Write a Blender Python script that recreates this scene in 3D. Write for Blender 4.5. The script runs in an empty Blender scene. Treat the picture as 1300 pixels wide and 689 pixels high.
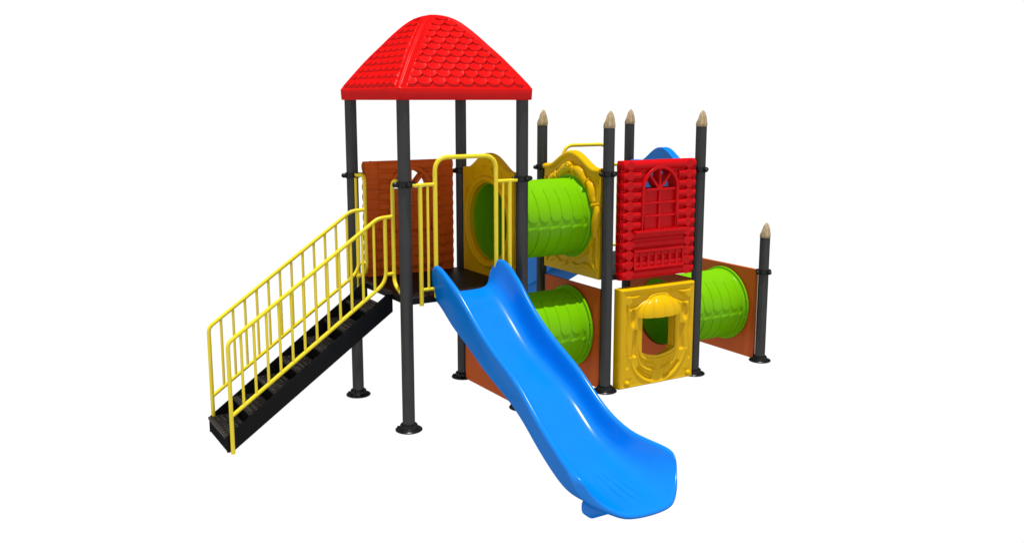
import bpy, bmesh, math, random
from mathutils import Vector, Matrix
random.seed(7)
C = bpy.context.scene.collection
PI = math.pi
S = 1.1            # tower module
X2, X3 = 2.02, 4.04

# ------------------------------------------------------------------ materials
def new_mat(name):
    m = bpy.data.materials.new(name); m.use_nodes = True
    nt = m.node_tree; b = nt.nodes['Principled BSDF']
    return m, nt, b

def plastic(name, col, rough=0.32, spec=0.35, var=0.06, bump=0.15, bscale=60.0):
    """moulded plastic / powder coat: faint colour mottling, fine orange-peel bump"""
    m, nt, b = new_mat(name)
    N = nt.nodes; L = nt.links
    tc = N.new('ShaderNodeTexCoord')
    n1 = N.new('ShaderNodeTexNoise'); n1.inputs['Scale'].default_value = 5; n1.inputs['Detail'].default_value = 4
    L.new(tc.outputs['Object'], n1.inputs['Vector'])
    cr = N.new('ShaderNodeValToRGB')
    cr.color_ramp.elements[0].position = .3; cr.color_ramp.elements[1].position = .7
    cr.color_ramp.elements[0].color = [c*(1-var) for c in col]+[1]
    cr.color_ramp.elements[1].color = [min(1, c*(1+var)) for c in col]+[1]
    L.new(n1.outputs['Fac'], cr.inputs['Fac']); L.new(cr.outputs['Color'], b.inputs['Base Color'])
    n2 = N.new('ShaderNodeTexNoise'); n2.inputs['Scale'].default_value = bscale; n2.inputs['Detail'].default_value = 3
    L.new(tc.outputs['Object'], n2.inputs['Vector'])
    bp = N.new('ShaderNodeBump'); bp.inputs['Strength'].default_value = bump; bp.inputs['Distance'].default_value = .002
    L.new(n2.outputs['Fac'], bp.inputs['Height']); L.new(bp.outputs['Normal'], b.inputs['Normal'])
    mr = N.new('ShaderNodeMapRange'); mr.inputs['To Min'].default_value = rough*.85; mr.inputs['To Max'].default_value = rough*1.2
    L.new(n1.outputs['Fac'], mr.inputs['Value']); L.new(mr.outputs['Result'], b.inputs['Roughness'])
    # a thin even gloss over the diffuse body
    b.inputs['Specular IOR Level'].default_value = 0
    g = N.new('ShaderNodeBsdfGlossy'); g.inputs['Color'].default_value = (1, 1, 1, 1)
    L.new(mr.outputs['Result'], g.inputs['Roughness']); L.new(bp.outputs['Normal'], g.inputs['Normal'])
    mx = N.new('ShaderNodeMixShader'); mx.inputs['Fac'].default_value = spec
    L.new(b.outputs['BSDF'], mx.inputs[1]); L.new(g.outputs['BSDF'], mx.inputs[2])
    L.new(mx.outputs['Shader'], N['Material Output'].inputs['Surface'])
    return m

M = {}
M['red']    = plastic('red_plastic',    (.52, .003, .006), .30, .010)
M['red_roof'] = plastic('red_roof_plastic', (.60, .003, .003), .32, .012)
M['blue']   = plastic('blue_plastic',   (.001, .180, .66), .20, .024, .03, .04)
M['green']  = plastic('green_plastic',  (.155, .44, .002), .24, .010, .04)
M['yellow'] = plastic('yellow_plastic', (.64, .385, .002), .24, .013, .05)
M['orange'] = plastic('orange_panel',   (.50, .090, .014), .40, .012, .06)
M['brown']  = plastic('brown_plastic',  (.54, .095, .010), .45, .008, .08)
M['tube']   = plastic('yellow_paint',   (.76, .60, .022), .28, .030, .04)
M['post']   = plastic('charcoal_paint', (.034, .034, .035), .22, .018, .10, .2, 90)
M['iron']   = plastic('black_iron',     (.007, .007, .007), .30, .020, .2, .3, 80)
M['step']   = plastic('black_steel',    (.0050, .0052, .0058), .30, .008, .25, .25, 70)

def deck_mat(name, pitch=.05):
    """black coated plate with rows of punched pips"""
    m, nt, b = new_mat(name); N = nt.nodes; L = nt.links
    tc = N.new('ShaderNodeTexCoord')
    sc = N.new('ShaderNodeVectorMath'); sc.operation = 'MULTIPLY'; sc.inputs[1].default_value = (1/pitch, 1/pitch, 0)
    L.new(tc.outputs['Object'], sc.inputs[0])
    fr = N.new('ShaderNodeVectorMath'); fr.operation = 'FRACTION'; L.new(sc.outputs[0], fr.inputs[0])
    su = N.new('ShaderNodeVectorMath'); su.operation = 'SUBTRACT'; su.inputs[1].default_value = (.5, .5, 0)
    L.new(fr.outputs[0], su.inputs[0])
    ln = N.new('ShaderNodeVectorMath'); ln.operation = 'LENGTH'; L.new(su.outputs[0], ln.inputs[0])
    lt = N.new('ShaderNodeMath'); lt.operation = 'LESS_THAN'; lt.inputs[1].default_value = .13
    L.new(ln.outputs['Value'], lt.inputs[0])
    nz = N.new('ShaderNodeTexNoise'); nz.inputs['Scale'].default_value = 9; L.new(tc.outputs['Object'], nz.inputs['Vector'])
    gt = N.new('ShaderNodeMath'); gt.operation = 'GREATER_THAN'; gt.inputs[1].default_value = .47
    L.new(nz.outputs['Fac'], gt.inputs[0])
    mu = N.new('ShaderNodeMath'); mu.operation = 'MULTIPLY'; L.new(lt.outputs[0], mu.inputs[0]); L.new(gt.outputs[0], mu.inputs[1])
    mx = N.new('ShaderNodeMix'); mx.data_type = 'RGBA'
    mx.inputs['A'].default_value = (.009, .0075, .0068, 1); mx.inputs['B'].default_value = (.10, .085, .07, 1)
    L.new(mu.outputs[0], mx.inputs['Factor']); L.new(mx.outputs['Result'], b.inputs['Base Color'])
    b.inputs['Roughness'].default_value = .5; b.inputs['Specular IOR Level'].default_value = .12
    return m
M['deck'] = deck_mat('deck_plate'); M['tread'] = deck_mat('tread_plate', .045)

def bark_mat():
    m, nt, b = new_mat('carved_wood_cap'); N = nt.nodes; L = nt.links
    tc = N.new('ShaderNodeTexCoord'); mp = N.new('ShaderNodeMapping'); mp.inputs['Scale'].default_value = (30, 30, 7)
    L.new(tc.outputs['Object'], mp.inputs['Vector'])
    n = N.new('ShaderNodeTexNoise'); n.inputs['Scale'].default_value = 2.2; n.inputs['Detail'].default_value = 6
    L.new(mp.outputs['Vector'], n.inputs['Vector'])
    cr = N.new('ShaderNodeValToRGB')
    cr.color_ramp.elements[0].position = .35; cr.color_ramp.elements[1].position = .65
    cr.color_ramp.elements[0].color = (.26, .18, .095, 1); cr.color_ramp.elements[1].color = (.46, .36, .22, 1)
    L.new(n.outputs['Fac'], cr.inputs['Fac']); L.new(cr.outputs['Color'], b.inputs['Base Color'])
    bp = N.new('ShaderNodeBump'); bp.inputs['Strength'].default_value = .6; bp.inputs['Distance'].default_value = .004
    L.new(n.outputs['Fac'], bp.inputs['Height']); L.new(bp.outputs['Normal'], b.inputs['Normal'])
    b.inputs['Roughness'].default_value = .75; b.inputs['Specular IOR Level'].default_value = .15
    return m
M['wood'] = bark_mat()

# ------------------------------------------------------------------ mesh helpers
def link(name, bm, mat, parent=None, smooth=True, bevel=0, seg=2, label=None, angle=40, recalc=True):
    if recalc: bmesh.ops.recalc_face_normals(bm, faces=bm.faces)
    me = bpy.data.meshes.new(name); bm.to_mesh(me); bm.free()
    me.materials.append(mat)
    if smooth:
        me.shade_smooth()
        try: me.set_sharp_from_angle(angle=math.radians(angle))
        except Exception: pass
    o = bpy.data.objects.new(name, me); C.objects.link(o)
    if parent is not None: o.parent = parent
    if bevel:
        b = o.modifiers.new('bevel', 'BEVEL'); b.width = bevel; b.segments = seg; b.limit_method = 'ANGLE'
        b.angle_limit = math.radians(35); b.harden_normals = False
    if label: o['label'] = label
    return o

def box(bm, x0, x1, y0, y1, z0, z1):
    v = [bm.verts.new((x, y, z)) for x in (x0, x1) for y in (y0, y1) for z in (z0, z1)]
    for f in ((0,1,3,2),(4,6,7,5),(0,4,5,1),(2,3,7,6),(0,2,6,4),(1,5,7,3)): bm.faces.new([v[i] for i in f])

def lathe(bm, prof, n=32, loc=(0,0,0), off=None, groove=None):
    rings = []
    for k, (r, z) in enumerate(prof):
        ox, oy = off[k] if off else (0, 0)
        ring = []
        for i in range(n):
            a = 2*PI*i/n
            rr = r*(groove(i, n) if groove else 1)
            ring.append(bm.verts.new((loc[0]+ox+rr*math.cos(a), loc[1]+oy+rr*math.sin(a), loc[2]+z)))
        rings.append(ring)
    for a, b in zip(rings, rings[1:]):
        for i in range(n): bm.faces.new((a[i], a[(i+1)%n], b[(i+1)%n], b[i]))
    bm.faces.new(rings[0][::-1]); bm.faces.new(rings[-1])

def tube(bm, pts, r, n=12, cap=True, closed=False):
    """round tube along a path; r is one radius or one per point"""
    pts = [Vector(p) for p in pts]; N = len(pts)
    rs = r if isinstance(r, (list, tuple)) else [r]*N
    rings = []; ref = None
    for i, p in enumerate(pts):
        if closed: t = (pts[(i+1)%N]-pts[i-1])
        elif i == 0: t = pts[1]-p
        elif i == N-1: t = p-pts[-2]
        else: t = (pts[i+1]-p).normalized()+(p-pts[i-1]).normalized()
        t.normalize()
        if ref is None:
            ref = Vector((0,0,1)) if abs(t.z) < .9 else Vector((1,0,0))
        u = (ref-t*ref.dot(t)).normalized(); w = t.cross(u); ref = u
        rings.append([bm.verts.new(p+(u*math.cos(2*PI*k/n)+w*math.sin(2*PI*k/n))*rs[i]) for k in range(n)])
    pairs = list(zip(rings, rings[1:]))
    if closed: pairs.append((rings[-1], rings[0]))
    for a, b in pairs:
        for k in range(n): bm.faces.new((a[k], a[(k+1)%n], b[(k+1)%n], b[k]))
    if cap and not closed: bm.faces.new(rings[0][::-1]); bm.faces.new(rings[-1])

def fillet(pts, r, n=6):
    """round the inner corners of a polyline"""
    P = [Vector(p) for p in pts]; out = [P[0]]
    for i in range(1, len(P)-1):
        a, b, c = P[i-1], P[i], P[i+1]
        d1 = (a-b); d2 = (c-b); q = min(r, d1.length*.49, d2.length*.49)
        s = b+d1.normalized()*q; e = b+d2.normalized()*q
        for k in range(n+1):
            t = k/n; out.append(s*(1-t)**2+b*2*t*(1-t)+e*t*t)
    out.append(P[-1]); return out

def prism(bm, outer, holes, d0, d1, fn):
    """2D polygon with holes extruded from depth d0 to d1; fn(u,v,d)->3D"""
    tmp = bmesh.new(); edges = []
    for loop in [outer]+holes:
        vs = [tmp.verts.new((u, v, 0)) for u, v in loop]
        for i in range(len(vs)): edges.append(tmp.edges.new((vs[i], vs[(i+1)%len(vs)])))
    bmesh.ops.triangle_fill(tmp, use_beauty=True, use_dissolve=False, edges=edges)
    tmp.verts.index_update()
    fr = [bm.verts.new(fn(v.co.x, v.co.y, d0)) for v in tmp.verts]
    bk = [bm.verts.new(fn(v.co.x, v.co.y, d1)) for v in tmp.verts]
    for f in tmp.faces:
        ids = [v.index for v in f.verts]
        bm.faces.new([fr[i] for i in ids]); bm.faces.new([bk[i] for i in reversed(ids)])
    for e in tmp.edges:
        if len(e.link_faces) == 1:
            a, b = e.verts[0].index, e.verts[1].index
            bm.faces.new((fr[a], fr[b], bk[b], bk[a]))
    tmp.free()

def circle(cx, cy, r, n=48, a0=0, a1=2*PI, end=False):
    m = n if not end else n-1
    return [(cx+r*math.cos(a0+(a1-a0)*i/m), cy+r*math.sin(a0+(a1-a0)*i/m)) for i in range(n)]

def dup(o, parent, loc=None, rotz=None, mat=None, label=None):
    """copy of a part with copies of its sub-parts"""
    c = o.copy(); C.objects.link(c); c.parent = parent
    if loc is not None: c.location = loc
    if rotz is not None: c.rotation_euler = (0, 0, rotz)
    if label: c['label'] = label
    if mat:
        c.data = c.data.copy(); c.data.materials[0] = mat
    for ch in list(o.children):
        d = dup(ch, c, mat=mat)
    return c

def scallop(a, s, W, P, b, t):
    """overlapping round-ended tiles: height at (a across, s downwards)"""
    best = None
    k0 = int(math.floor((s-b)/P))-1
    for k in range(k0, k0+5):
        off = (k % 2)*.5*W
        dx = ((a-off)/W - round((a-off)/W))*2
        edge = k*P + b*math.sqrt(max(0, 1-dx*dx*.98))
        if edge > s:
            return t*(1-(edge-s)/(P+b)), k
    return 0, 0

# ------------------------------------------------------------------ the one thing: the play structure
root = bpy.data.objects.new('playground_structure', None); C.objects.link(root)
root['label'] = 'playground climbing structure with red shingle roof, blue slide, yellow stair rails and green tunnels'
root['category'] = 'play structure'

# ---- roof
prof = [(.615,2.790),(.607,2.800),(.545,2.888),(.49,2.965),(.44,3.032),(.395,3.088),(.347,3.145),(.30,3.203),(.254,3.256),(.205,3.310),(.16,3.352),(.118,3.380),(.078,3.398),(.035,3.409),(0,3.412)]
def prof_at(t):
    # smooth interpolation by cumulative length
    t = t*total
    for i in range(len(prof)-1):
        if t <= cum[i+1] or i == len(prof)-2:
            f = (t-cum[i])/(cum[i+1]-cum[i])
            p0 = prof[max(0,i-1)]; p1 = prof[i]; p2 = prof[i+1]; p3 = prof[min(len(prof)-1,i+2)]
            def cr(a,b,c,d):
                return .5*((2*b)+(-a+c)*f+(2*a-5*b+4*c-d)*f*f+(-a+3*b-3*c+d)*f**3)
            return cr(p0[0],p1[0],p2[0],p3[0]), cr(p0[1],p1[1],p2[1],p3[1])
cum = [0]
for a, b in zip(prof, prof[1:]): cum.append(cum[-1]+math.hypot(a[0]-b[0], a[1]-b[1]))
total = cum[-1]
bm = bmesh.new()
NU, NV = 190, 230
for side in range(4):
    R = Matrix.Rotation(side*PI/2, 4, 'Z')
    grid = []
    for j in range(NV+1):
        t = j/NV; r, z = prof_at(t); r = max(r, .0)
        s = t*total; row = []
        for i in range(NU+1):
            # denser columns near the ridges is not needed: rows shrink towards the apex
            u = -1+2*i/NU; x = u*r
            edge = r-abs(x)
            h = 0
            m = min(1, max(0, (edge-.066-.010*t)/.010)) * min(1, max(0, (s-.022)/.006)) * min(1, max(0, (total-.15-s)/.006))
            if m > 0:
                hh, k = scallop(x, (total-s), .126, .069, .044, .022)
                h = hh*m
            rib = (math.exp(-(edge/.040)**2)*.026-.026*max(0, 1-edge/.040)**2)*min(1, r/.25)*min(1, s/.04)
            hh = h+rib
            row.append(bm.verts.new((R @ Vector((x, -r-.55*h, z+rib+.75*h)))+Vector((S/2, S/2, 0))))
        grid.append(row)
    for j in range(NV):
        for i in range(NU):
            try: bm.faces.new((grid[j][i], grid[j][i+1], grid[j+1][i+1], grid[j+1][i]))
            except Exception: pass
bmesh.ops.remove_doubles(bm, verts=bm.verts, dist=.0004)
roof = link('roof', bm, M['red_roof'], root, angle=55, label='red shingle roof curved to a rounded peak over the stair tower')
def rsq(h, r, n=6):
    out = []
    for cx, cy, a0 in ((h-r, h-r, 0), (-h+r, h-r, PI/2), (-h+r, -h+r, PI), (h-r, -h+r, 1.5*PI)):
        for i in range(n+1):
            a = a0+PI/2*i/n; out.append((cx+r*math.cos(a), cy+r*math.sin(a)))
    return out
bm = bmesh.new()
lv = [(.600,2.703),(.612,2.700),(.6175,2.706),(.6215,2.786),(.618,2.796),(.606,2.802),(.55,2.803)]
rings = [[bm.verts.new((S/2+x, S/2+y, z)) for x, y in rsq(h, .035)] for h, z in lv]
for a, b in zip(rings, rings[1:]):
    n = len(a)
    for i in range(n): bm.faces.new((a[i], a[(i+1)%n], b[(i+1)%n], b[i]))
# inner wall of the rim and the ceiling of the roof
inn = [[bm.verts.new((S/2+x, S/2+y, z)) for x, y in rsq(h, .03)] for h, z in ((.585,2.703),(.58,2.76))]
n = len(rings[0])
for i in range(n):
    bm.faces.new((rings[0][(i+1)%n], rings[0][i], inn[0][i], inn[0][(i+1)%n]))
    bm.faces.new((inn[0][(i+1)%n], inn[0][i], inn[1][i], inn[1][(i+1)%n]))
bm.faces.new(inn[1][::-1])
link('roof_trim', bm, M['red_roof'], roof, angle=50, recalc=True)

# ---- posts
def groove(i, n):
    # extruded tube: four pairs of shallow grooves
    k = i % (n//4)
    return .955 if k in (2, 4) else 1
def post_mesh(h):
    bm = bmesh.new(); lathe(bm, [(.0515, .004), (.0515, h)], 48, groove=groove); return bm
def flange_bm():
    bm = bmesh.new()
    lathe(bm, [(.106,.004),(.112,.008),(.112,.016),(.106,.021),(.080,.023),(.074,.030),(.073,.052),(.068,.060),(.054,.062)], 40)
    for k in range(4):
        a = PI/4+k*PI/2
        lathe(bm, [(.011,.02),(.011,.030),(.006,.033)], 8, (.093*math.cos(a), .093*math.sin(a), 0))
    return bm
def clamp_bm():
    bm = bmesh.new()
    lathe(bm, [(.054,-.024),(.062,-.024),(.065,-.018),(.065,.018),(.062,.024),(.054,.024)], 32)
    for a in (0, PI, PI/2, -PI/2):
        d = Vector((math.cos(a), math.sin(a), 0)); q = Vector((-d.y, d.x, 0))
        tube(bm, [d*.055, d*.088, d*.100], [.020, .021, .012], 12)
        tube(bm, [d*.080-q*.021, d*.080+q*.021], .013, 8)
    return bm
def cap_bm(seed):
    rnd = random.Random(seed); bm = bmesh.new()
    pr = [(.051,0),(.055,.004),(.056,.022),(.054,.042),(.049,.062),(.043,.084),(.036,.104),(.028,.122),(.019,.138),(.010,.150),(.002,.156)]
    n = 28; rings = []
    for k, (r, z) in enumerate(pr):
        ring = []; lean = .012*(z/.156)**1.5
        for i in range(n):
            a = 2*PI*i/n
            # a carved notch on one side and shallow knife facets
            nt = 1-.16*math.exp(-((z-.078)/.030)**2)*max(0, math.cos(a-PI*.95))
            fc = 1-.035*abs(math.sin(a*3.5+seed+z*18))+.02*(rnd.random()-.5)
            ring.append(bm.verts.new((lean+r*nt*fc*math.cos(a), r*nt*fc*math.sin(a), z)))
        rings.append(ring)
    for a, b in zip(rings, rings[1:]):
        for i in range(n): bm.faces.new((a[i], a[(i+1)%n], b[(i+1)%n], b[i]))
    bm.faces.new(rings[0][::-1]); bm.faces.new(rings[-1])
    return bm
posts = [(0,0,2.75,0),(0,S,2.75,0),(S,S,2.75,0),(S,0,2.75,0),
         (X2,0,2.451,1),(X2,S,2.451,1),(X2+S,S,2.451,1),(X2+S,0,2.451,1),(X3,0,1.309,1),(X3,S,1.309,1)]
protos = {}
flange_me = clamp_me = None
for i, (x, y, h, cap) in enumerate(posts):
    if h not in protos:
        protos[h] = link('support_post', post_mesh(h), M['post'], root, angle=25)
        p = protos[h]
        if h == 1.309: p['label'] = 'short charcoal post topped with a tan carved point'
        elif cap: p['label'] = 'charcoal post topped with a tan carved point'
        else: p['label'] = 'tall charcoal post holding up the red roof'
    else:
        p = protos[h].copy(); C.objects.link(p); p.parent = root
    p.location = (x, y, 0)
    if flange_me is None:
        f = link('base_flange', flange_bm(), M['iron'], p, angle=30); flange_me = f.data
        c = link('clamp', clamp_bm(), M['iron'], p, angle=50); clamp_me = c.data
    else:
        f = bpy.data.objects.new('base_flange', flange_me); C.objects.link(f); f.parent = p
        c = bpy.data.objects.new('clamp', clamp_me); C.objects.link(c); c.parent = p
    c.location = (0, 0, .953 if h < 2 else 2.04)
    if cap:
        k = link('post_cap', cap_bm(i), M['wood'], p, angle=60); k.location = (0, 0, h)
        k.rotation_euler = (0, 0, -.54+random.uniform(-.25, .25))

# ---- decks
DZ = 1.112
for k, x0 in enumerate((0, X2)):
    bm = bmesh.new()
    box(bm, .0, S, .0, S, 1.058, DZ)
    d = link('deck', bm, M['deck'], root, bevel=.004, label='black perforated deck at the top of the stairs' if k == 0 else None)
    d.location = (x0, 0, 0)

# ---- stairs
SY0, SY1 = .275, .83
bm = bmesh.new()
run, rise, n = 1.42/7, .140, 7
def sfn(y0): return lambda u, v, d: (u, y0+d, v)
low = [(-1.42, .0), (-1.375, .0), (-.0, .955), (-.0, 1.105), (-.052, 1.105), (-1.385, .155), (-1.42, .128)]
prism(bm, low, [], 0, .012, sfn(SY0)); prism(bm, low, [], 0, .012, sfn(SY1-.012))
for i in range(n):
    x = -1.42+run*i; z = rise*(i+1)-.006
    box(bm, x+.004, x+.012, SY0+.013, SY1-.013, z-rise-.019 if i else .003, z-.0205)
stairs = link('staircase', bm, M['step'], root, smooth=False, bevel=.002, label='black steel staircase rising to the roofed tower')
for i in range(n):
    x = -1.42+run*i; z = rise*(i+1)-.006
    bm = bmesh.new()
    box(bm, x-.010, x+run+.0035, SY0+.0135, SY1-.0135, z-.020, z)
    # raised grip slots in two rows
    for r_ in range(3):
        for q in range(9):
            xx = x+.03+r_*.055; yy = SY0+.055+q*.053
            box(bm, xx, xx+.026, yy, yy+.009, z+.0005, z+.005)
    t = link('tread', bm, M['tread'], stairs, smooth=False)

# ---- stair railings (each with its loop against the tower post)
TR = .0165
def railing(y, ypost, label):
    sg = 1 if ypost > y else -1
    bm = bmesh.new()
    xs = -1.385; top0, bot0, m_ = .875, .30, .70
    def zt(x): return top0+m_*(x-xs)
    def zb(x): return bot0+m_*(x-xs)
    # outer frame: foot post, hand rail, level end to the loop
    path = [(xs, y, .0), (xs, y, zt(xs)+.005), (-.135, y, zt(-.135)), (-.0, y, zt(-.135)+.01)]
    path = fillet(path, .04)
    tube(bm, path, TR)
    xe = -.072
    tube(bm, fillet([(xs, y, zb(xs)), (xe, y, zb(xe)+.0), (xe, y, zt(-.12))], .09), TR*.95)
    tube(bm, [(xe, y, 1.285), (0, y, 1.285)], TR*.9, 10)
    # loop on the tower face
    yl = y-sg*0.02 if False else y
    yq = ypost-sg*.045
    lp = [(0, ypost-sg*.02, 2.045), (0, yl-sg*.055, 2.055), (0, yl-sg*.055, 1.215), (0, ypost-sg*.10, 1.15)]
    lp = [(0, ypost+0, 2.04), (0, yl, 2.06), (0, yl, 1.20), (0, yq-sg*.02, 1.13)]
    tube(bm, fillet(lp, .07), TR)
    tube(bm, [(0, yq-sg*.03, 2.04), (0, yq-sg*.03, 1.02)], TR*.8, 10)
    rl = link('stair_railing', bm, M['tube'], root, label=label)
    N_ = 13
    for k in range(1, N_):
        x = xs+(xe-xs)*k/N_
        b = bmesh.new(); tube(b, [(x, y, zb(x)), (x, y, zt(x))], .0115, 10)
        link('baluster', b, M['tube'], rl)
    return rl
railing(.235, .0, 'yellow stair railing on the side nearer the blue slide')
railing(.825, S, 'yellow stair railing on the far side of the stairs')

# ---- entry guards
def guard():
    bm = bmesh.new()
    xl, xr = .265, .835
    tube(bm, fillet([(xl,0,1.10),(xl,0,2.245),(xr,0,2.245),(xr,0,1.10)], .12, 10), .0185)
    for sx, xa, xh in ((1, .0, xl), (-1, S, xr)):
        tube(bm, [(xa+sx*.05,0,2.03),(xh,0,2.03)], .015)
        tube(bm, [(xa+sx*.13,0,2.03),(xa+sx*.13,0,1.045)], .018)
        tube(bm, [(xa+sx*.13,0,1.175),(xh,0,1.175)], .014)
    g = link('entry_guard', bm, M['tube'], root)
    for x in (.197, S-.197):
        b = bmesh.new(); tube(b, [(x,0,1.175),(x,0,2.03)], .0115, 10)
        link('baluster', b, M['tube'], g)
    return g
g1 = guard(); g1.location = (0, -.012, 0); g1['label'] = 'yellow hooped guard over the front blue slide'
g2 = dup(g1, root, (X2+S, S+.012, 0), PI, label='yellow hooped guard behind the two tan-tipped posts')

# ---- slide
ST = [ # y, floor, skirt, rim, half floor, half outer, bow, thin
 ( .045, 1.118, 1.062, 1.240, .215, .262, 0, 0),
 ( .035, 1.118, 1.058, 1.300, .215, .280, 0, 0),
 (-.00, 1.118, 1.050, 1.355, .213, .292, 0, 0),
 (-.06, 1.116, 1.035, 1.385, .212, .298, 0, 0),
 (-.16, 1.092, .985, 1.365, .212, .30, 0, 0),
 (-.28, 1.020, .895, 1.300, .212, .30, 0, 0),
 (-.42, .925, 0.825, 1.222, .212, .30, 0, 0),
 (-.58, .805, 0.735, 1.090, .212, .30, 0, 0),
 (-.75, .708, 0.648, .975, .212, .30, 0, 0),
 (-.95, .628, 0.575, .865, .212, .30, 0, 0),
 (-1.15, .560, 0.500, .780, .212, .30, 0, 0),
 (-1.32, .478, 0.410, .692, .212, .30, .0, 0),
 (-1.47, .362, 0.305, .582, .212, .303, .01, 0),
 (-1.63, .268, 0.212, .482, .215, .312, .02, .05),
 (-1.82, .205, .118, .410, .220, .335, .05, .2),
 (-1.95, .170, .085, .388, .225, .365, .09, .45),
 (-2.06, .150, .072, .378, .230, .392, .15, .75),
 (-2.12, .140, .066, .364, .228, .414, .205, 1),
 (-2.165, .134, .062, .344, .226, .418, .240, 1),
 (-2.19, .128, .060, .305, .222, .405, .275, 1),
]
def slide_mesh():
    bm = bmesh.new(); rings = []
    for (y, fl, sk, rim, wf, wo, bow, e) in ST:
        wo += .030*max(0, min(1, (y+.55)/.35))       # flared ears at the entry
        if y < -1.9: wo += .010
        h = rim-fl; rw = .027
        half = [(0, fl), (wf*.40, fl+.000), (wf*.70, fl+.004), (wf*.93, fl+h*.075), (wf+(wo-wf-.045)*.45, fl+h*.27), (wo-rw*2-.002, fl+h*.72), (wo-rw*1.75, rim-.012), (wo-rw*.98, rim), (wo-rw*.25, rim-.010)]
        A = [(wo, rim-.035), (wo-.012, rim*.5+sk*.5), (wo-.032, sk+.026), (wo-.044, sk+.004), (wo-.075, sk), (wo*.45, sk), (0, sk)]
        B = [(wo-.002, rim-.045), (wo-.020, fl+h*.45), (wo-.070, fl+h*.16), (wf+.02, fl-.015), (wf*.85, fl-.035), (wf*.45, fl-.040), (0, fl-.042)]
        half += [(a[0]*(1-e)+b[0]*e, a[1]*(1-e)+b[1]*e) for a, b in zip(A, B)]
        pts = [(-a, b) for a, b in reversed(half[1:-1])]
        ring = []
        for a, b in half+pts:
            ring.append(bm.verts.new((a, y-bow*(1-min(1, abs(a)/wo)**3), b)))
        rings.append(ring)
    n = len(rings[0])
    for a, b in zip(rings, rings[1:]):
        for i in range(n): bm.faces.new((a[i], a[(i+1)%n], b[(i+1)%n], b[i]))
    m = n//2            # half has m+1 points, mirrored points follow
    nin = 7             # inner points before the rim crest
    for rg in (rings[0], rings[-1]):
        H = [rg[i] for i in range(m+1)]; G = [rg[(n-i) % n] for i in range(m+1)]
        for q in (H, G):
            # strip between the inner side (0..7) and the outer side (15..8)
            a, b = 0, m
            while b-a > 2:
                bm.faces.new((q[a], q[a+1], q[b-1], q[b])); a += 1; b -= 1
            if b-a == 2: bm.faces.new((q[a], q[a+1], q[b]))
    return bm
sl = link('slide', slide_mesh(), M['blue'], root, angle=180, label='long open blue wave slide in front, running down from the roofed tower')
ss = sl.modifiers.new('subd', 'SUBSURF'); ss.levels = 3; ss.render_levels = 3
sl.location = (S/2, 0, 0)
bm = bmesh.new(); box(bm, -.27, .02, -2.17, -2.04, .004, .115)
link('slide_foot', bm, M['blue'], sl, bevel=.04, seg=5)
# grip ribs in the run-out
bm = bmesh.new()
for k in range(-3, 4):
    x0 = k*.045; x1 = k*.075
    pts = []
    for q in range(11):
        t = q/10; y = -1.90-t*(.46-abs(k)*.030); x = x0+(x1-x0)*t
        # follow the floor height
        fl = None
        yy = y
        best = None
        for a, b in zip(ST, ST[1:]):
            ya = a[0]-a[6]*(1-min(1, abs(x)/a[5])**3); yb = b[0]-b[6]*(1-min(1, abs(x)/b[5])**3)
            if yb <= y <= ya: best = a[1]+(b[1]-a[1])*(ya-y)/(ya-yb+1e-9)
        if best is None: continue
        pts.append((x, y, best-.0015))
    if len(pts) > 2:
        rr = [.0075*min(1, .1+.9*math.sin(PI*min(1, max(0, i/(len(pts)-1))))**.5) for i in range(len(pts))]
        tube(bm, pts, rr, 10)
link('slide_rib', bm, M['blue'], sl)
sl2 = dup(sl, root, (X2+S/2, S, 0), PI, label='second blue slide going away behind the tan-tipped posts')

# ---- tunnels
def tunnel_bm(L):
    bm = bmesh.new(); NA, NX = 240, 170; R = .362; rings = []
    for j in range(NX+1):
        x = L*j/NX; ring = []
        edge = min(x, L-x)
        for i in range(NA):
            a = 2*PI*i/NA        # 0 = top, clockwise towards -y
            m = min(1, max(0, (edge-.06)/.01))
            # leaves hang from the crest on both sides, a seam at mid height
            aa = a if a < PI else 2*PI-a
            h = 0
            if m > 0:
                s = aa*R
                k = 0 if s < .585 else 1
                W = .122; dx = ((x+.03)/W-round((x+.03)/W))*2
                s0 = .17 if k == 0 else .60
                ln = .40 if k == 0 else .40
                e1 = s0+(.055 if k == 0 else .016)*(1-math.sqrt(max(0, 1-dx*dx)))         # rounded start
                e2 = s0+ln-.055*(1-math.sqrt(max(0, 1-dx*dx)))
                if e1 < s < e2:
                    h = .001+.0075*(.5-dx*.5)
                    h *= min(1, (s-e1)/.012)*min(1, (e2-s)/.008)
            h = h*m
            lip = .012*math.exp(-((edge-.035)/.010)**2)
            r = R+h+lip
            ring.append(bm.verts.new((x, -r*math.sin(a), r*math.cos(a))))
        rings.append(ring)
    inner = [[bm.verts.new((x, -.346*math.sin(2*PI*i/NA), .346*math.cos(2*PI*i/NA))) for i in range(NA)] for x in (L, 0)]
    seq = rings+inner+[rings[0]]
    for a, b in zip(seq, seq[1:]):
        for i in range(NA): bm.faces.new((a[i], a[(i+1)%NA], b[(i+1)%NA], b[i]))
    return bm
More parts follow.
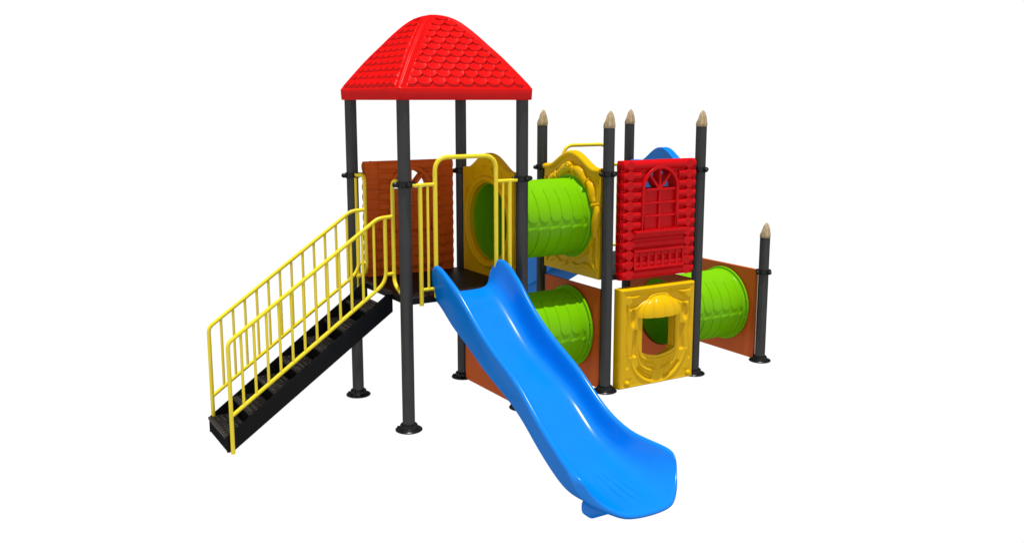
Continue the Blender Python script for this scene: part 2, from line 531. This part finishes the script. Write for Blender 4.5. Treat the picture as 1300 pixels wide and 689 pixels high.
def ring_bm(x, t, r0, r1):
    bm = bmesh.new(); n = 96
    pr = [(x, r0), (x+t, r0), (x+t, r1-.004), (x+t*.8, r1), (x+t*.2, r1), (x, r1-.004)]
    rs = [[bm.verts.new((px, -pr_*math.sin(2*PI*i/n), pr_*math.cos(2*PI*i/n))) for i in range(n)] for px, pr_ in pr]
    rs.append(rs[0])
    for a, b in zip(rs, rs[1:]):
        for i in range(n): bm.faces.new((a[i], a[(i+1)%n], b[(i+1)%n], b[i]))
    # bolts round the flange
    for k in range(12):
        a = 2*PI*(k+.5)/12
        c = Vector((x, -(r1-.018)*math.sin(a), (r1-.018)*math.cos(a)))
        tube(bm, [c+Vector((-.006,0,0)), c+Vector((t+.006,0,0))], .008, 8)
    return bm
def tunnel(x0, x1, z, label):
    L = x1-x0
    t = link('tunnel', tunnel_bm(L), M['green'], root, angle=35, label=label)
    t.location = (x0, S/2, z)
    link('tunnel_flange', ring_bm(.002, .024, .3630, .394), M['green'], t, angle=30)
    link('tunnel_flange', ring_bm(L-.026, .024, .3630, .394), M['green'], t, angle=30)
    return t
tunnel(1.127, X2-.027, 1.607, 'upper green tunnel between the two towers')
tunnel(1.127, X2-.027, .535, 'lower green tunnel behind the blue slide')
tunnel(X2+S+.024, X3-.024, .535, 'green tunnel at the right end behind the short post')

# ---- flat orange panels with tunnel openings
def flat_panel(x, label):
    bm = bmesh.new()
    out = [(.085, .012), (S-.085, .012), (S-.085, .965), (.085, .965)]
    prism(bm, out, [circle(S/2, .535, .345, 72)], -.014, .014, lambda u, v, d: (d, u, v))
    o = link('flat_panel', bm, M['orange'], root, bevel=.003, label=label); o.location = (x, 0, 0)
    return o
flat_panel(S, 'flat orange panel under the roofed tower')
flat_panel(X2, 'flat orange panel with a tunnel under the yellow arched panel')
flat_panel(X2+S, 'flat orange panel behind the yellow window panel')
flat_panel(X3, 'flat orange panel beside the short right-hand post')

# ---- arched tunnel panels
def arch_outline(w0, w1, z0, zs, zp, wd=.82):
    c = (w0+w1)/2; hw = (w1-w0)/2
    pts = [(w0, z0), (w1, z0), (w1, zs)]
    K = 28
    for i in range(1, K):
        u = 1-2*i/K
        # shoulder, swoop and crown
        a = abs(u)
        z = zs+(zp-zs)*(0.5+0.5*math.cos(PI*min(1, a/wd)))**.80
        pts.append((c+u*hw, z))
    pts.append((w0, zs)); return pts
def arch_panel(x, face, mat, label, hole=True, relief=True):
    """panel in the y-z plane; face=+1 has the moulded relief on the +x side"""
    bm = bmesh.new()
    c, cz = S/2, 1.607
    out = arch_outline(.085, S-.085, 1.055, 2.085, 2.232, .82 if relief else .66)
    prism(bm, out, [circle(c, cz, .356, 80)] if hole else [], -.030, .030, lambda u, v, d: (d, u, v))
    o = link('arched_panel', bm, mat, root, bevel=.010, seg=3, label=label); o.location = (x, 0, 0)
    if relief:
        # plain moulded ring and blocks on the deck side
        b = bmesh.new(); xb = -face*.030
        tube(b, [(xb, c+.395*math.cos(t), cz+.395*math.sin(t)) for t in [2*PI*k/72 for k in range(72)]], .027, 12, closed=True)
        for (yy, zz, w, h) in ((.30,2.03,.018,.09),(.44,2.10,.05,.018),(.455,2.075,.018,.05),(.62,2.10,.05,.018),(.65,2.06,.018,.07),(.80,2.03,.018,.09),(.16,1.85,.018,.09),(.94,1.85,.018,.09)):
            box(b, xb-.010, xb+.010, yy-w/2, yy+w/2, zz-h/2, zz+h/2)
        link('moulded_ring', b, mat, o)
        # carved vines on the outside
        b = bmesh.new(); xf = face*.028
        rnd = random.Random(3)
        segs = [(100,128),(60,98),(22,55),(-14,18),(132,160),(164,200)]
        for a0, a1 in segs:
            P = []; Rr = []
            for q in range(13):
                t = q/12; a = math.radians(a0+(a1-a0)*t)
                rr = .430+.014*math.sin(t*PI*2+a0)
                P.append((xf, c+rr*math.cos(a), cz+rr*math.sin(a)*1.05)); Rr.append(.036+.016*math.sin(PI*t))
            tube(b, P, Rr, 12)
        for a in (20, 58, 100, 130, 162):      # collars round the vine
            a = math.radians(a); P = []
            for q in range(2): P.append((xf, c+(.37+.105*q)*math.cos(a), cz+(.37+.105*q)*math.sin(a)*1.05))
            tube(b, [P[0], ((P[0][0]+P[1][0])/2+face*.045, (P[0][1]+P[1][1])/2, (P[0][2]+P[1][2])/2), P[1]], [.014, .017, .014], 10)
        # top border roll following the arch
        top = [(xf, y, z-.028) for y, z in out[2:]]
        tube(b, top, .024, 12)
        # lower vines and leaf lumps
        for s in (-1, 1):
            tube(b, [(xf, c+s*(.30+.10*q/8+.02*math.sin(q)), cz-.22-.26*q/8) for q in range(9)], [.016+.012*math.sin(PI*q/8) for q in range(9)], 10)
            tube(b, [(xf, c+s*(.43), cz-.45+.10*q) for q in range(9)], [.014+.010*abs(math.sin(q*1.3)) for q in range(9)], 10)
            tube(b, [(xf, c+s*(.05+.06*q), cz-.455-.02*math.sin(q*1.4)) for q in range(6)], [.016+.010*abs(math.sin(q*1.1+1)) for q in range(6)], 10)
        tube(b, [(xf, c+.40*math.cos(t), cz+.40*math.sin(t)) for t in [2*PI*k/64 for k in range(64)]], .020, 10, closed=True)
        link('vine_relief', b, mat, o, angle=80)
        # hexagonal boss
        b = bmesh.new()
        tube(b, [(xf, c, cz+.475), (xf+face*.055, c, cz+.475)], .048, 6)
        tube(b, [(xf, c, cz+.475), (xf+face*.063, c, cz+.475)], .030, 6)
        link('hexagon_boss', b, mat, o, smooth=False, bevel=.006)
    return o
arch_panel(S, 1, M['yellow'], 'yellow arched panel seen from its plain inner side, shaded by the roof')
arch_panel(X2, -1, M['yellow'], 'yellow arched panel with moulded vines around the upper tunnel')
ba = arch_panel(X2+S, 1, M['blue'], 'blue arched panel behind the red window panel', hole=False, relief=False)
ba.scale = (1.5, 1, 1)
b = bmesh.new()
tube(b, [(.03, S/2+.27*math.cos(t), 1.62+.27*math.sin(t)) for t in [2*PI*k/48 for k in range(48)]], .02, 10, closed=True)
link('moulded_ring', b, M['blue'], ba)

# ---- log-cabin window panels (local: x 0..0.90, y 0 = middle, z 0..1.10, outside = -y)
def cabin_panel(mat, label):
    W, H, T = .90, 1.10, .030
    cx = .452; wz0, wz1, wr = .455, .828, .220        # window sill, spring line, half width
    fan_in = wr-.030
    hole = [(cx+fan_in*math.cos(a), wz1+.012+fan_in*math.sin(a)) for a in [PI*k/24 for k in range(25)]]
    # log ends bulge out of both side edges
    right, left = [], []
    n = 12; p = H/n
    for k in range(n):
        for q in range(1, 7):
            t = q/7; right.append((W-.010+.008*math.sin(PI*t), p*(k+t)))
    left = [(W-x, z) for x, z in reversed(right)]
    bm = bmesh.new()
    prism(bm, [(0.012, 0), (W-.012, 0)]+right+[(W-.012, H), (.012, H)]+left, [hole], -T, T, lambda u, v, d: (u, d, v))
    fy = T
    for sd in (-1, 1):
        for k in range(n):
            z = p*(k+.5)
            if .14 < z < .43 : spans = []
            elif wz0-.03 < z < wz1+wr*.9:
                hw = wr if z < wz1 else math.sqrt(max(.0001, wr*wr-(z-wz1)**2))
                spans = [(.135, cx-hw+.004), (cx+hw-.004, W-.135)]
            else: spans = [(.135, W-.135)]
            if sd > 0: spans = [(.02, cx-.225), (cx+.225, W-.02)] if wz0 < z < wz1+wr else [(.02, W-.02)]
            elif not spans: spans = [(.10, .155), (W-.155, W-.10)]
            for a, b_ in spans:
                if b_-a > .01:
                    tube(bm, [(a, sd*(fy-(.034 if sd < 0 else .040)), z), (b_, sd*(fy-(.034 if sd < 0 else .040)), z)], p*.52, 20)
            if sd > 0: continue
            for xc in (.098, W-.098):        # round log ends
                tube(bm, [(xc, sd*(fy-.01), z), (xc, sd*(fy+.021), z), (xc, sd*(fy+.027), z)], [p*.52, p*.52, p*.45], 20)
            for a, b_ in ((.004, .060), (W-.060, W-.004)):
                tube(bm, [(a+.004, sd*(fy-.026), z), (b_-.002, sd*(fy-.026), z)], p*.47, 16)
        if sd > 0: continue
        # smooth boards under the sill
        for z0, z1 in ((.375, .430), (.300, .370)):
            box(bm, .14, W-.14, min(sd*fy*.9, sd*(fy+.014)), max(sd*fy*.9, sd*(fy+.014)), z0, z1)
        box(bm, .14, W-.14, min(sd*fy*.9, sd*(fy+.012)), max(sd*fy*.9, sd*(fy+.012)), .012, .295)
    o = link('cabin_panel', bm, mat, root, angle=40, label=label)
    # window frame
    b = bmesh.new()
    for sd in (-1, 1):
        y0, y1 = (fy-.004)*sd, (fy+.036)*sd
        arch = [(cx+wr*math.cos(a), wz1+wr*math.sin(a)) for a in [PI*k/28 for k in range(29)]]
        iarch = [(cx+fan_in*math.cos(a), wz1+fan_in*math.sin(a)) for a in [PI*k/28 for k in range(29)]]
        outer = [(cx-wr, wz0), (cx+wr, wz0)]+arch
        outer = [(cx-wr, wz0), (cx+wr, wz0)]+arch[1:-1]
        inner = [(cx-fan_in, wz0+.004), (cx+fan_in, wz0+.004)]+iarch
        prism(b, outer, [inner], y0, y1, lambda u, v, d: (u, d, v))
    link('window_frame', b, mat, o, angle=40, bevel=.004)
    b = bmesh.new()
    yb = fy+.020
    for x0, x1, z0, z1, d in ((cx-.012, cx+.012, wz0, wz1+fan_in, 0), (cx-fan_in, cx+fan_in, wz1-.012, wz1+.012, .003),
                           (cx-fan_in, cx+fan_in, wz0+.118, wz0+.136, .003), (cx-fan_in, cx+fan_in, wz0+.240, wz0+.258, .003)):
        box(b, x0, x1, -yb-d, yb+d, z0, z1)
    for a in (PI*.27, PI*.73):
        d = Vector((math.cos(a), 0, math.sin(a))); q = Vector((-d.z, 0, d.x))*.013
        c0 = Vector((cx, 0, wz1)); c1 = c0+d*(fan_in+.004)
        vs = []
        for yy in (-yb+.002, yb-.002):
            for c_ in (c0-q, c0+q, c1+q, c1-q): vs.append(b.verts.new((c_.x, yy, c_.z)))
        for f in ((0,1,2,3),(7,6,5,4),(0,4,5,1),(1,5,6,2),(2,6,7,3),(3,7,4,0)): b.faces.new([vs[i] for i in f])
    link('glazing_bar', b, mat, o, smooth=False, bevel=.002)
    b = bmesh.new(); box(b, cx-.31, cx+.31, -fy-.060, -fy+.01, wz0-.030, wz0-.002)
    link('window_sill', b, mat, o, smooth=False, bevel=.004)
    # slatted flower box
    b = bmesh.new()
    for sd in (-1,):
        def bx(x0, x1, d, z0, z1): box(b, x0, x1, min(sd*fy, sd*(fy+d)), max(sd*fy, sd*(fy+d)), z0, z1)
        bx(cx-.305, cx+.305, .040, .250, .276); bx(cx-.305, cx+.305, .040, .086, .112)
        for s in (-1, 1): bx(cx+s*.292-.013, cx+s*.292+.013, .038, .088, .274)
        for k in range(6): xx = cx-.215+.086*k; bx(xx-.015, xx+.015, .034, .100, .262)
    link('slatted_rail', b, mat, o, smooth=False, bevel=.003)
    return o
rp = cabin_panel(M['red'], 'red log-cabin panel with an arched window above the yellow panel')
rp.location = (X2+.105, -.012, 1.055)
bp_ = dup(rp, root, (S-.10, S, 1.055), PI, mat=M['brown'], label='brown log-cabin panel at the back of the roofed tower')

# ---- lower yellow window panel
def window_panel():
    W, H, T = .90, .955, .040
    cx = .46
    o0, o1, zt, zb = cx-.205, cx+.205, .70, .335
    hole = [(o0, zb), (o0+.02, zb-.012)]+[(cx+.185*math.cos(a), zb-.01+.075*math.sin(a)) for a in [PI+PI*k/12 for k in range(1, 12)]]+[(o1-.02, zb-.012), (o1, zb), (o1, zt), (o0, zt)]
    bm = bmesh.new()
    prism(bm, [(0, 0), (W, 0), (W, H), (0, H)], [hole], -T, T, lambda u, v, d: (u, d, v))
    o = link('window_panel', bm, M['yellow'], root, bevel=.012, seg=3, label='yellow moulded panel with a canopied window under the red panel')
    f = -T
    b = bmesh.new()
    def rib(pts, r, taper=True, depth=0):
        P = [Vector((x, f+depth, z)) for x, z in pts]
        # smooth through the points
        Q = []
        for i in range(len(P)-1):
            p0 = P[max(0, i-1)]; p1 = P[i]; p2 = P[i+1]; p3 = P[min(len(P)-1, i+2)]
            for k in range(6):
                t = k/6; Q.append(.5*((2*p1)+(-p0+p2)*t+(2*p0-5*p1+4*p2-p3)*t*t+(-p0+3*p1-3*p2+p3)*t**3))
        Q.append(P[-1]); n_ = len(Q)
        nb = len(b.verts)
        tube(b, Q, [r*1.30*(.66+.34*math.sin(PI*i/(n_-1))) if taper else r*1.12 for i in range(n_)], 14)
        b.verts.ensure_lookup_table()
        for v in b.verts[nb:]: v.co.y = f-.020+(v.co.y-f)*.80
    # window surround: jambs running into a smile under the opening
    rib([(o0-.018, .72),(o0-.020,.5),(o0-.020,.34),(o0+.03,.268),(cx,.236),(o1-.03,.268),(o1+.020,.34),(o1+.020,.5),(o1+.018,.72)], .020, False)
    rib([(o0-.050,.33),(o0-.010,.215),(cx-.12,.150),(cx,.128),(cx+.12,.150),(o1+.010,.215),(o1+.050,.33)], .015)
    rib([(cx,.235),(cx,.18),(cx,.12),(cx,.09)], .013)
    # moulded face: a raised skin with leaf and eye shaped recesses
    def sm(d, w=.008): return max(0, min(1, .5-d/(2*w)))
    def ell(x, z, ex, ez, rx, rz, rot):
        c_, s_ = math.cos(rot), math.sin(rot); dx, dz = x-ex, z-ez
        u, v = (dx*c_+dz*s_)/rx, (-dx*s_+dz*c_)/rz
        return (math.hypot(u, v)-1)*min(rx, rz)
    def rrect(x, z, x0, x1, z0, z1, r):
        qx = abs(x-(x0+x1)/2)-(x1-x0)/2+r; qz = abs(z-(z0+z1)/2)-(z1-z0)/2+r
        return math.hypot(max(qx, 0), max(qz, 0))+min(max(qx, qz), 0)-r
    def arc(x, z, ez, R_, a0, a1, hw):
        a = math.degrees(math.atan2(z-ez, x)); d = abs(math.hypot(x, z-ez)-R_)-hw
        ea = max(a0-a, a-a1)*math.pi/180*R_
        return max(d, ea) if ea < 0 else math.hypot(max(d, 0), ea)
    NXp, NZp = 150, 160; grid = {}
    def height(x, z):
        u = abs(x-cx); w = .006*math.sin(z*17+x*5)
        rec = 0
        rec = max(rec, sm(rrect(u, z, .262, .312+w, .30, .55, .02)))
        rec = max(rec, sm(ell(u, z, .315+w, .675, .030, .075, .10)))
        rec = max(rec, sm(ell(u, z, .225, .835, .135, .040, -.45)))
        rec = max(rec, .8*sm(ell(u, z, .092, .193, .068, .026, .35)))
        rec = max(rec, sm(arc(u, z, .36, .300, -76, -35, .017+w*.5)))
        rec = max(rec, .7*sm(rrect(u, z, .372+w, .386+w, .20, .80, .006)))
        rec = max(rec, .7*sm(rrect(x, z, .06, W-.06, .885+.004*math.sin(x*30), .900, .005)))
        h = .003+.024*(1-rec)
        h += .010*math.exp(-((u-.345-.015*math.sin(z*9))/.028)**2)*(1 if .1 < z < .9 else .3)      # stems
        h += .008*math.exp(-((math.hypot(u, z-.36)-.345)/.016)**2)*(1 if z < .3 else 0)
        h += .006*math.exp(-((z-.868+.05*math.exp(-(u/.10)**2))/.014)**2)*(1 if u < .33 else 0)
        e = min(x, W-x, z, H-z)
        if e < .020: h = (h+.004)*math.sqrt(max(0, 1-(1-e/.020)**2))+.0005
        return h
    for a_ in range(NXp+1):
        for c_ in range(NZp+1):
            x, z = W*a_/NXp, H*c_/NZp
            if o0+.004 < x < o1-.004 and zb-.05+.05*abs((x-cx)/.2)**2 < z < zt: continue
            grid[a_, c_] = b.verts.new((x, f-height(x, z), z))
    for a_ in range(NXp):
        for c_ in range(NZp):
            q = [grid.get(k) for k in ((a_, c_), (a_+1, c_), (a_+1, c_+1), (a_, c_+1))]
            if all(q): b.faces.new(q)
    link('vine_relief', b, M['yellow'], o, angle=80)
    # canopy: ribbed quarter dome over the window
    b = bmesh.new(); rings = []; NA, NB = 96, 18
    for j in range(NB+1):
        th = .06+(PI/2-.06)*j/NB; row = []
        for i in range(NA+1):
            ph = PI*i/NA
            fl_ = 1-.09*(1-abs(math.sin(ph*6)))**2*min(1, j/5)
            row.append(b.verts.new((cx-.268*math.sin(th)*math.cos(ph)*(fl_*.4+.6), f-.002-.130*math.sin(th)**1.0*math.sin(ph)*fl_, .672+.192*math.cos(th))))
        rings.append(row)
    for j in range(NB):
        for i in range(NA): b.faces.new((rings[j][i], rings[j][i+1], rings[j+1][i+1], rings[j+1][i]))
    # give the hood its straight skirt: bottom edge face
    be = [e for e in b.edges if e.is_boundary]
    bmesh.ops.holes_fill(b, edges=be, sides=0)
    link('canopy', b, M['yellow'], o, angle=25)
    for x, z in ((.085, .055), (W-.065, .050)):
        b = bmesh.new(); bmesh.ops.create_uvsphere(b, u_segments=20, v_segments=12, radius=.030)
        k = link('knob', b, M['yellow'], o); k.location = (x, f-.030, z)
    return o
wp = window_panel(); wp.location = (X2+.095, -.03, .022)

# ------------------------------------------------------------------ setting
GROUND = False
if GROUND:
    bm = bmesh.new(); box(bm, -60, 60, -60, 60, -.2, 0)
    m, nt, b = new_mat('white_studio_floor'); N = nt.nodes; L = nt.links
    tc = N.new('ShaderNodeTexCoord'); nz = N.new('ShaderNodeTexNoise'); nz.inputs['Scale'].default_value = .8
    L.new(tc.outputs['Object'], nz.inputs['Vector'])
    cr = N.new('ShaderNodeValToRGB'); cr.color_ramp.elements[0].color = (.80,.80,.80,1); cr.color_ramp.elements[1].color = (.86,.86,.86,1)
    L.new(nz.outputs['Fac'], cr.inputs['Fac']); L.new(cr.outputs['Color'], b.inputs['Base Color'])
    b.inputs['Roughness'].default_value = .9; b.inputs['Specular IOR Level'].default_value = .0
    gr = link('ground', bm, m, None, smooth=False); gr['kind'] = 'structure'

WL, WU = .20, .42
w = bpy.data.worlds.new('World'); bpy.context.scene.world = w; w.use_nodes = True
# white surround
N = w.node_tree.nodes; L = w.node_tree.links
bg = N['Background']; tc = N.new('ShaderNodeTexCoord'); sp = N.new('ShaderNodeSeparateXYZ')
L.new(tc.outputs['Generated'], sp.inputs[0])
mr = N.new('ShaderNodeMapRange'); mr.inputs['From Min'].default_value = -1; mr.inputs['From Max'].default_value = 1
L.new(sp.outputs['Z'], mr.inputs['Value'])
cr = N.new('ShaderNodeValToRGB'); el = cr.color_ramp.elements
el[0].position = .15; el[0].color = (WL, WL, WL, 1); el[1].position = .225; el[1].color = (1, 1, 1, 1)
e = el.new(.60); e.color = (1, 1, 1, 1); e = el.new(.70); e.color = (WU, WU, WU, 1)
L.new(mr.outputs['Result'], cr.inputs['Fac']); L.new(cr.outputs['Color'], bg.inputs['Color']); bg.inputs['Strength'].default_value = 1.02
sun = bpy.data.lights.new('sun', 'SUN'); sun.energy = 4.6; sun.angle = math.radians(.8); sun.color = (1, .985, .96)
so = bpy.data.objects.new('sun', sun); C.objects.link(so)
sd = Vector((-.06, -.15, .975)).normalized()
so.rotation_euler = sd.to_track_quat('Z', 'Y').to_euler()

cam = bpy.data.cameras.new('camera'); co = bpy.data.objects.new('camera', cam); C.objects.link(co)
co.location = (-3.12233, -6.7951, 2.70189)
co.rotation_euler = (PI/2-.16619, 0, -.54523)
cam.sensor_width = 36; cam.lens = 36*1189.54511/1300; cam.shift_y = -18.03465/1300
cam.clip_end = 500
sc = bpy.context.scene; sc.camera = co
sc.view_settings.view_transform = 'Standard'; sc.view_settings.look = 'None'
sc.view_settings.exposure = 0; sc.view_settings.gamma = 1
